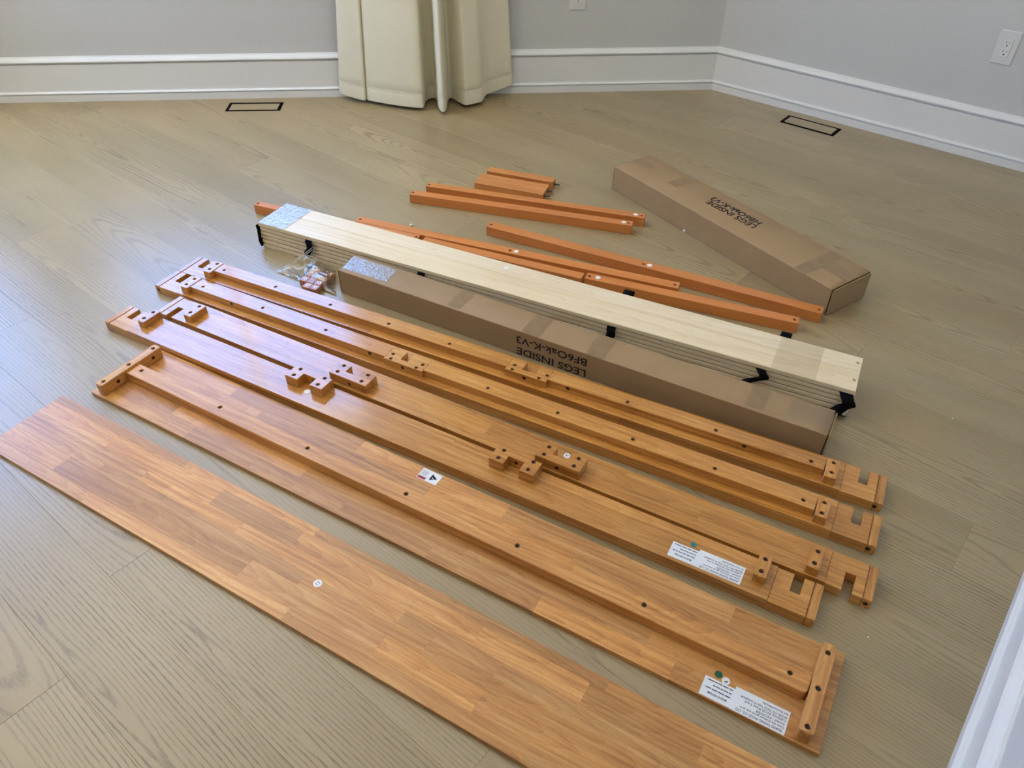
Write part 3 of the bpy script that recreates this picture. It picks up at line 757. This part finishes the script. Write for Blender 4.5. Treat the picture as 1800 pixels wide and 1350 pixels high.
strip(b2, 'packing_tape', 0.212, 0.258, 0.075, 0.187, zt, 'tape_brown')
strip(b2, 'packing_tape', 0.868, 0.914, 0.002, 0.187, zt, 'tape_brown')
strip(b2, 'packing_tape', 0.914, 1.014, 0.075, 0.128, zt, 'tape_brown')
block('lid_flap', b2, 0.50, 1.0, 0.1875, 0.1895, 0.02, 0.0935, 'kraft', bev=0.0005)

# ------------------------------------------------------------------ bundle of pine slats
SP = (-0.8662, 2.3222); SA = R(-25.6)
tS = thing('slat_bundle', 'bundle of stacked pale pine bed slats joined with black webbing', 'slats', (*SP, 0), SA)
nl = 6; th = 0.095 / nl
srn = random.Random(3)
for i in range(nl):
    z0 = i * th
    top = i == nl - 1
    for v0, v1 in ((0.0, 0.0862), (0.0872, 0.1525)):
        du = 0 if top else srn.uniform(-0.003, 0.003); dv = 0 if top or v0 > 0 else srn.uniform(0.0005, 0.0035)
        hs = [(1.9265, 0.0466, 0.0045), (0.012, 0.0466, 0.0045)] if v0 == 0 else [(1.9262, 0.1256, 0.0045), (0.012, 0.1256, 0.0045)]
        tnt = tone(0.96, 1.05, 0.03)
        if top: prism('slat', tS, rect(0.0, 1.936, v0, v1), hs, z0 + 0.0018, z0 + th, 'pine', tnt, 0.0014)
        else: block('slat', tS, du, 1.936 + du, v0 + dv, v1, z0 + 0.0018 if i else 0.0, z0 + th - 0.0018, 'pine', tnt, 0.0009)
dot(tS, 0.8772, 0.123, 0.095, 0.0085)
def ribbon(t, name, path, width, axis='u', mat='web', th=0.0014):
    """flat tape following path [(a,b,c)...]; width along u or v"""
    bm = bmesh.new(); rows = []
    P = [Vector(p) for p in path]
    wv = Vector((width, 0, 0)) if axis == 'u' else Vector((0, width, 0))
    for i, p in enumerate(P):
        d = (P[min(i + 1, len(P) - 1)] - P[max(i - 1, 0)]).normalized()
        nrm = d.cross(wv).normalized() * th / 2
        rows.append([bm.verts.new(p - wv / 2 - nrm), bm.verts.new(p + wv / 2 - nrm), bm.verts.new(p + wv / 2 + nrm), bm.verts.new(p - wv / 2 + nrm)])
    for a, b in zip(rows[:-1], rows[1:]):
        for j in range(4): bm.faces.new((a[j], a[(j + 1) % 4], b[(j + 1) % 4], b[j]))
    bm.faces.new(rows[0][::-1]); bm.faces.new(rows[-1])
    return link(name, to_mesh(bm, name, True), mat, t)
def zig(u, lean=(0.0, 0.0, 0.0), lo=0.012, hi=0.080, out=0.007):
    pts = []; n = 13
    for i in range(n):
        k = i / (n - 1); z = hi + (lo - hi) * k
        v = -0.0015 - out * (0.35 + 0.65 * abs(math.sin(k * math.pi * 2.2)))
        if i in (0, n - 1): v = 0.006
        sx = lean[0] * k + lean[1] * math.sin(k * math.pi * 2) + lean[2]
        pts.append((u + sx, v, z))
    return pts
ribbon(tS, 'strap', zig(0.205, (0.006, 0.010, 0)), 0.026)
ribbon(tS, 'strap', zig(0.640, (0.0, 0.006, 0)), 0.026)
ribbon(tS, 'strap', zig(1.272, (0.0, 0.004, 0)), 0.026)
ribbon(tS, 'strap', zig(1.694, (-0.010, 0.020, 0)), 0.026)
ribbon(tS, 'strap', zig(1.915, (0.006, 0.014, 0), 0.004, 0.080, 0.016), 0.034)
for u in (1.262, 1.727):
    ribbon(tS, 'strap', [(u, 0.150, 0.078), (u, 0.156, 0.090), (u + 0.002, 0.168, 0.099), (u + 0.003, 0.182, 0.092), (u + 0.002, 0.176, 0.070), (u, 0.150, 0.058)], 0.028)
ribbon(tS, 'strap', [(0.004, 0.030, 0.084), (-0.006, 0.028, 0.083), (-0.016, 0.026, 0.078), (-0.014, 0.026, 0.064), (-0.006, 0.024, 0.050), (-0.011, 0.022, 0.036), (-0.009, 0.022, 0.022), (0.002, 0.022, 0.014)], 0.046, 'v')
ribbon(tS, 'strap', [(0.002, 0.012, 0.076), (-0.004, 0.008, 0.066), (-0.003, 0.006, 0.046), (-0.005, 0.006, 0.026), (0.002, 0.006, 0.008)], 0.030, 'v')
strip(tS, 'packing_tape', 0.001, 0.110, 0.0, 0.151, 0.0956, 'tape_shiny', 0.0, 0.0016)['label'] = 'crinkled clear tape over the left end'
strip(tS, 'packing_tape', 1.720, 1.835, 0.0, 0.152, 0.0954, 'tape_clear', 0.0, 0.0008)['label'] = 'clear tape near the right end'


# ------------------------------------------------------------------ reddish rails and legs behind
rails = [  # origin, angle, length, width, holes along, sticker, label
    ((-0.9543, 2.5595), -20.63, 0, 0.664, 0.030, [0.0085, 0.655], None, 'reddish rail half hidden behind the left end of the slat bundle'),
    ((-0.3211, 2.3137), -22.45, 0.004, 0.584, 0.034, [], None, 'short reddish rail against the slat bundle, between two longer rails end to end'),
    ((-0.5640, 2.4478), -20.61, 0, 1.159, 0.036, [0.0104, 0.5838, 1.145], [0.6052], 'long reddish rail behind the slat bundle, ending above its middle'),
    ((0.2280, 2.0940), -20.71, 0.001, 0.666, 0.036, [0.0126, 0.6527], [0.0403], 'reddish rail nearest the right part of the slat bundle'),
    ((-0.0976, 2.4218), -26.29, 0, 1.153, 0.039, [0.0110, 0.5787, 1.142], [0.5983], 'long reddish rail whose right end meets the wide cardboard box'),
    ((-0.3936, 2.6573), -15.28, 0, 0.842, 0.035, [0.0084, 0.8276], [0.8094], 'front one of the paired reddish rails by the three posts'),
    ((-0.3387, 2.7257), -16.10, 0, 0.842, 0.033, [0.0082, 0.8288], [0.8073], 'rear one of the paired reddish rails by the three posts')]
for (o, a, u0, L, w, hs, stk, lab) in rails:
    t = thing('support_rail', lab, 'rail', (*o, 0), R(a), 'reddish support rails')
    hv = w / 2
    prism('bar', t, rect(u0, L, 0, w), [(h, hv, 0.0052) for h in hs], 0, 0.036, 'rail', tone(0.96, 1.05, 0.03), 0.0013)
    bolts(t, [(h, hv) for h in hs], 0.036)
    for s in stk or []: dot(t, s, hv, 0.036, 0.0085)
LG = (-0.1562, 2.7788); LA = -19.6
lg = [(-0.0010, 0.0000, 0.0400, 0.027, 'nearest of three short wooden posts, lying side by side'),
      (-0.0015, 0.0410, 0.0400, 0.027, 'middle one of the three short wooden posts'),
      (0.0130, 0.1000, 0.0380, 0.034, 'rearmost of three short wooden posts, slightly apart, bolt sticking out')]
la = R(LA); lu, lv = Vector((math.cos(la), math.sin(la))), Vector((-math.sin(la), math.cos(la)))
for i, (u0, v0, w, h, lab) in enumerate(lg):
    p = Vector(LG) + lu * u0 + lv * v0
    t = thing('wooden_post', lab, 'post', (p.x, p.y, 0), la, 'short wooden posts')
    L = 0.282 if i < 2 else 0.276
    if i == 1:
        block('shaft', t, 0, 0.126, 0, w + 0.005, 0, h, 'rail', (0.98, 1.12, 1.30), 0.001); block('shaft', t, 0.126, L, 0, w + 0.005, 0, h, 'rail', (1.06, 1.20, 1.45), 0.001)
    else: block('shaft', t, 0, L, 0, w, 0, h, 'rail', (1.0, 1.12, 1.25), 0.0014)
    b = link('hanger_bolt', cyl_mesh('hanger_bolt', 0.0038, 0.022, 10, False, 0.0006), 'steel', t, (L + 0.0105, w / 2, h / 2)); b.rotation_euler = (0, math.pi / 2, 0)
    b = link('hanger_bolt', cyl_mesh('hanger_bolt', 0.0062, 0.003, 10), 'steel', t, (L + 0.0015, w / 2, h / 2)); b.rotation_euler = (0, math.pi / 2, 0)

# ------------------------------------------------------------------ zip bag with small blocks
bc = [Vector((-0.783, 2.163)), Vector((-0.662, 2.212)), Vector((-0.590, 2.178)), Vector((-0.562, 2.030))]   # zip front, zip back, right back, right front
blk = Vector((-0.655, 2.160)); ba = R(-24); bu = Vector((math.cos(ba), math.sin(ba))); bv = Vector((-math.sin(ba), math.cos(ba)))
brn = random.Random(8)
spots = []
names = ['back', 'second', 'third', 'front']
for r in range(4):
    for c in range(3):
        if r == 3 and c == 0: continue
        spots.append((r, c))
BS = 0.0262
ordn = {0: 'rear', 1: 'second', 2: 'third', 3: 'front'}; ordc = {0: 'left', 1: 'middle', 2: 'right'}
RING = None
for (r, c) in spots:
    p = blk + bu * (c * (BS + 0.001) + 0.013 + (0.004 if r % 2 else 0)) - bv * (r * (BS + 0.0014) + 0.013)
    me = box_mesh('wooden_block', BS, BS, 0.022, 0.0012)
    o = link('wooden_block', me, 'rail', None, (p.x, p.y, 0.0115), ba + brn.uniform(-0.03, 0.03), tuple(x * k for x, k in zip(tone(0.6, 0.85, 0.04), (1.0, 1.2, 2.2))))
    tag(o, 'small wooden block in the zip bag, %s row, %s one' % (ordn[r], ordc[c]), 'block', 'small blocks in the zip bag')
    if (r + c) % 2 == 0 or c == 2:
        k = link('bolt_hole', cyl_mesh('bolt_hole', 0.0058, 0.0006, 16), 'sticker', o, (0.002, 0.001, 0.0112))
        link('bolt', cyl_mesh('bolt', 0.0024, 0.0006, 10), 'bolt', k, (0, 0, 0.0003))
tG = thing('zip_bag', 'clear plastic zip bag of small wooden blocks between the boards and slats', 'bag', (bc[0].x, bc[0].y, 0), 0)
def film(side):
    bm = bmesh.new(); nx, ny = 34, 26; g = []
    fr = random.Random(21)
    for i in range(nx + 1):
        row = []
        for j in range(ny + 1):
            s, t = i / nx, j / ny
            p = (bc[0] * (1 - s) + bc[3] * s) * (1 - t) + (bc[1] * (1 - s) + bc[2] * s) * t
            if side == 0: z = 0.0006
            else:
                q = p - blk; a, b = q.dot(bu), -q.dot(bv)
                ina = min(1, max(0, (a + 0.025) / 0.03)) * min(1, max(0, (0.105 - a) / 0.02)); inb = min(1, max(0, (b + 0.02) / 0.02)) * min(1, max(0, (0.128 - b) / 0.02))
                edge = min(1, 6 * min(t + 0.02, 1 - t + 0.02, 1 - s + 0.02))
                z = 0.0045 + 0.0215 * ina * inb
                z += (0.060 * t ** 1.3) * (1 - s) ** 1.6
                z += (0.006 * math.sin(s * 9 + t * 6) + 0.005 * math.sin(s * 21 - t * 11 + 1) + 0.003 * math.sin(t * 33 + s * 7) + fr.uniform(-0.0012, 0.0012)) * (1 - 0.75 * ina * inb)
                z = max(0.0020, z * (0.25 + 0.75 * edge))
            row.append(bm.verts.new((p.x - bc[0].x, p.y - bc[0].y, z)))
        g.append(row)
    for i in range(nx):
        for j in range(ny): bm.faces.new((g[i][j], g[i + 1][j], g[i + 1][j + 1], g[i][j + 1]))
    me = to_mesh(bm, 'film', True)
    if sum(p.normal.z for p in me.polygons) < 0: me.flip_normals()
    return me
link('top_film', film(1), 'film', tG)
zd = bc[1] - bc[0]
for k in (0.0, 0.008):
    n2 = unit(bc[3] - bc[0]) * k
    pts = []
    for i in range(9):
        s = i / 8; q = zd * s + n2; pts.append(Vector((q.x, q.y, 0.006 + 0.061 * s ** 1.3)))
    bm = bmesh.new(); prev = None
    for p in pts:
        r = [bm.verts.new(p + Vector((dx, dy, dz))) for dx, dy, dz in ((0.0011, 0, 0), (0, 0, 0.0011), (-0.0011, 0, 0), (0, 0, -0.0011))]
        if prev:
            for j in range(4): bm.faces.new((prev[j], prev[(j + 1) % 4], r[(j + 1) % 4], r[j]))
        prev = r
    link('zip_seam', to_mesh(bm, 'zip_seam', True), 'plate2', tG)

# ------------------------------------------------------------------ curtain beside the window
CP = [(1.600, 0.012), (1.615, 0.030), (1.650, 0.052), (1.695, 0.074), (1.716, 0.083), (1.722, 0.066), (1.733, 0.084), (1.80, 0.122), (1.87, 0.155), (1.94, 0.182), (1.985, 0.192), (1.993, 0.180),
      (1.998, 0.150), (2.004, 0.110), (2.016, 0.082), (2.036, 0.070), (2.050, 0.075), (2.056, 0.110), (2.060, 0.160), (2.066, 0.205), (2.076, 0.238), (2.086, 0.248), (2.095, 0.238), (2.101, 0.200), (2.105, 0.150),
      (2.109, 0.105), (2.118, 0.074), (2.130, 0.080), (2.150, 0.112), (2.172, 0.148), (2.190, 0.168), (2.205, 0.165), (2.235, 0.150), (2.268, 0.130), (2.282, 0.090), (2.296, 0.050), (2.330, 0.040), (2.38, 0.022), (2.425, 0.006)]
def dense(P, n=4):
    out = []
    for i in range(len(P) - 1):
        p0, p1, p2, p3 = P[max(i - 1, 0)], P[i], P[i + 1], P[min(i + 2, len(P) - 1)]
        for k in range(n):
            t = k / n
            out.append(tuple(0.5 * ((2 * b) + (c - a) * t + (2 * a - 5 * b + 4 * c - d) * t * t + (3 * b - a - 3 * c + d) * t ** 3) for a, b, c, d in zip(p0, p1, p2, p3)))
    return out + [P[-1]]
CD = dense(CP, 3)
zs = [0.016, 0.020, 0.05, 0.076, 0.080, 0.084, 0.12, 0.2, 0.3, 0.4, 0.55, 0.8, 1.2, 1.7, 2.35]
tK = thing('curtain', 'cream floor-length curtain hanging in deep folds on the back wall', 'curtain', (cL.x, cL.y, 0), math.atan2(dB.y, dB.x))
bm = bmesh.new(); g = []
for z in zs:
    k = 1 - 0.10 * min(z, 0.7) / 0.7; row = []
    hb = -0.0022 if 0.075 < z < 0.085 and z == 0.080 else 0.0
    for s, d in CD:
        ss = 2.045 + (s - 2.045) * k + BT * 0; dd = 0.045 + d * (1 - 0.22 * min(z, 0.8) / 0.8) + hb
        lift = (0.014 * max(0, min(1, (1.70 - s) / 0.10)) + 0.034 * max(0, min(1, (s - 2.27) / 0.15))) * max(0, 1 - z / 0.35)
        row.append(bm.verts.new((ss + 0.012 - 0.011 * max(0, 1.72 - s) / 0.12 * max(0, 1 - z / 0.4), -dd, z + lift)))
    g.append(row)
for a, b in zip(g[:-1], g[1:]):
    for i in range(len(a) - 1): bm.faces.new((a[i], a[i + 1], b[i + 1], b[i]))
me = to_mesh(bm, 'drape', True)
dr = link('drape', me, 'cloth', tK)
md = dr.modifiers.new('thickness', 'SOLIDIFY'); md.thickness = 0.0025; md.offset = -1
bm = bmesh.new(); prev = None
for i, (s, d) in enumerate(CD):
    k = 1 - 0.10 * 0.080 / 0.7; ss = 2.045 + (s - 2.045) * k + 0.012; dd = 0.045 + d * (1 - 0.022) + 0.0012
    lift = (0.014 * max(0, min(1, (1.70 - s) / 0.10)) + 0.034 * max(0, min(1, (s - 2.27) / 0.15))) * (1 - 0.08 / 0.35)
    r = [bm.verts.new((ss - 0.009 * max(0, 1.72 - s) / 0.12, -dd + q, 0.0795 + lift + w)) for q, w in ((-0.0012, 0), (0, 0.0016), (0.0012, 0), (0, -0.0016))]
    if prev:
        for j in range(4): bm.faces.new((prev[j], prev[(j + 1) % 4], r[(j + 1) % 4], r[j]))
    prev = r
link('hem_stitching', to_mesh(bm, 'hem_stitching', True), 'hem', tK)
rod = link('curtain_rod', cyl_mesh('curtain_rod', 0.012, 2.5, 16), 'trim', tK, (1.25, -0.12, 2.37)); rod.rotation_euler = (0, math.pi / 2, 0)
for u in (0.10, 2.40): block('rod_bracket', tK, u - 0.012, u + 0.012, -0.13, 0.0, 2.345, 2.36, 'trim')

# ------------------------------------------------------------------ bits of packing foam on the floor
def crumb(x, y, z, r, label):
    bm = bmesh.new(); bmesh.ops.create_icosphere(bm, subdivisions=2, radius=r)
    q = random.Random(int(x * 1000))
    for v in bm.verts: v.co *= q.uniform(0.75, 1.15)
    for v in bm.verts: v.co.z *= 0.8
    o = link('foam_crumb', to_mesh(bm, 'foam_crumb', True), 'foam', None, (x, y, z + r * 0.72)); tag(o, label, 'crumb', 'white packing crumbs')
crumb(-0.371, 2.4812, 0, 0.0055, 'white foam crumb behind the long reddish rail')
crumb(0.6140, 2.4620, 0, 0.0060, 'white foam crumb against the wide cardboard box')
crumb(1.1635, 1.4879, 0, 0.0022, 'tiny white crumb on bare floor at the right')
crumb(0.7197, 0.8429, 0, 0.0020, 'tiny white crumb beside the right end of the cleated panel')
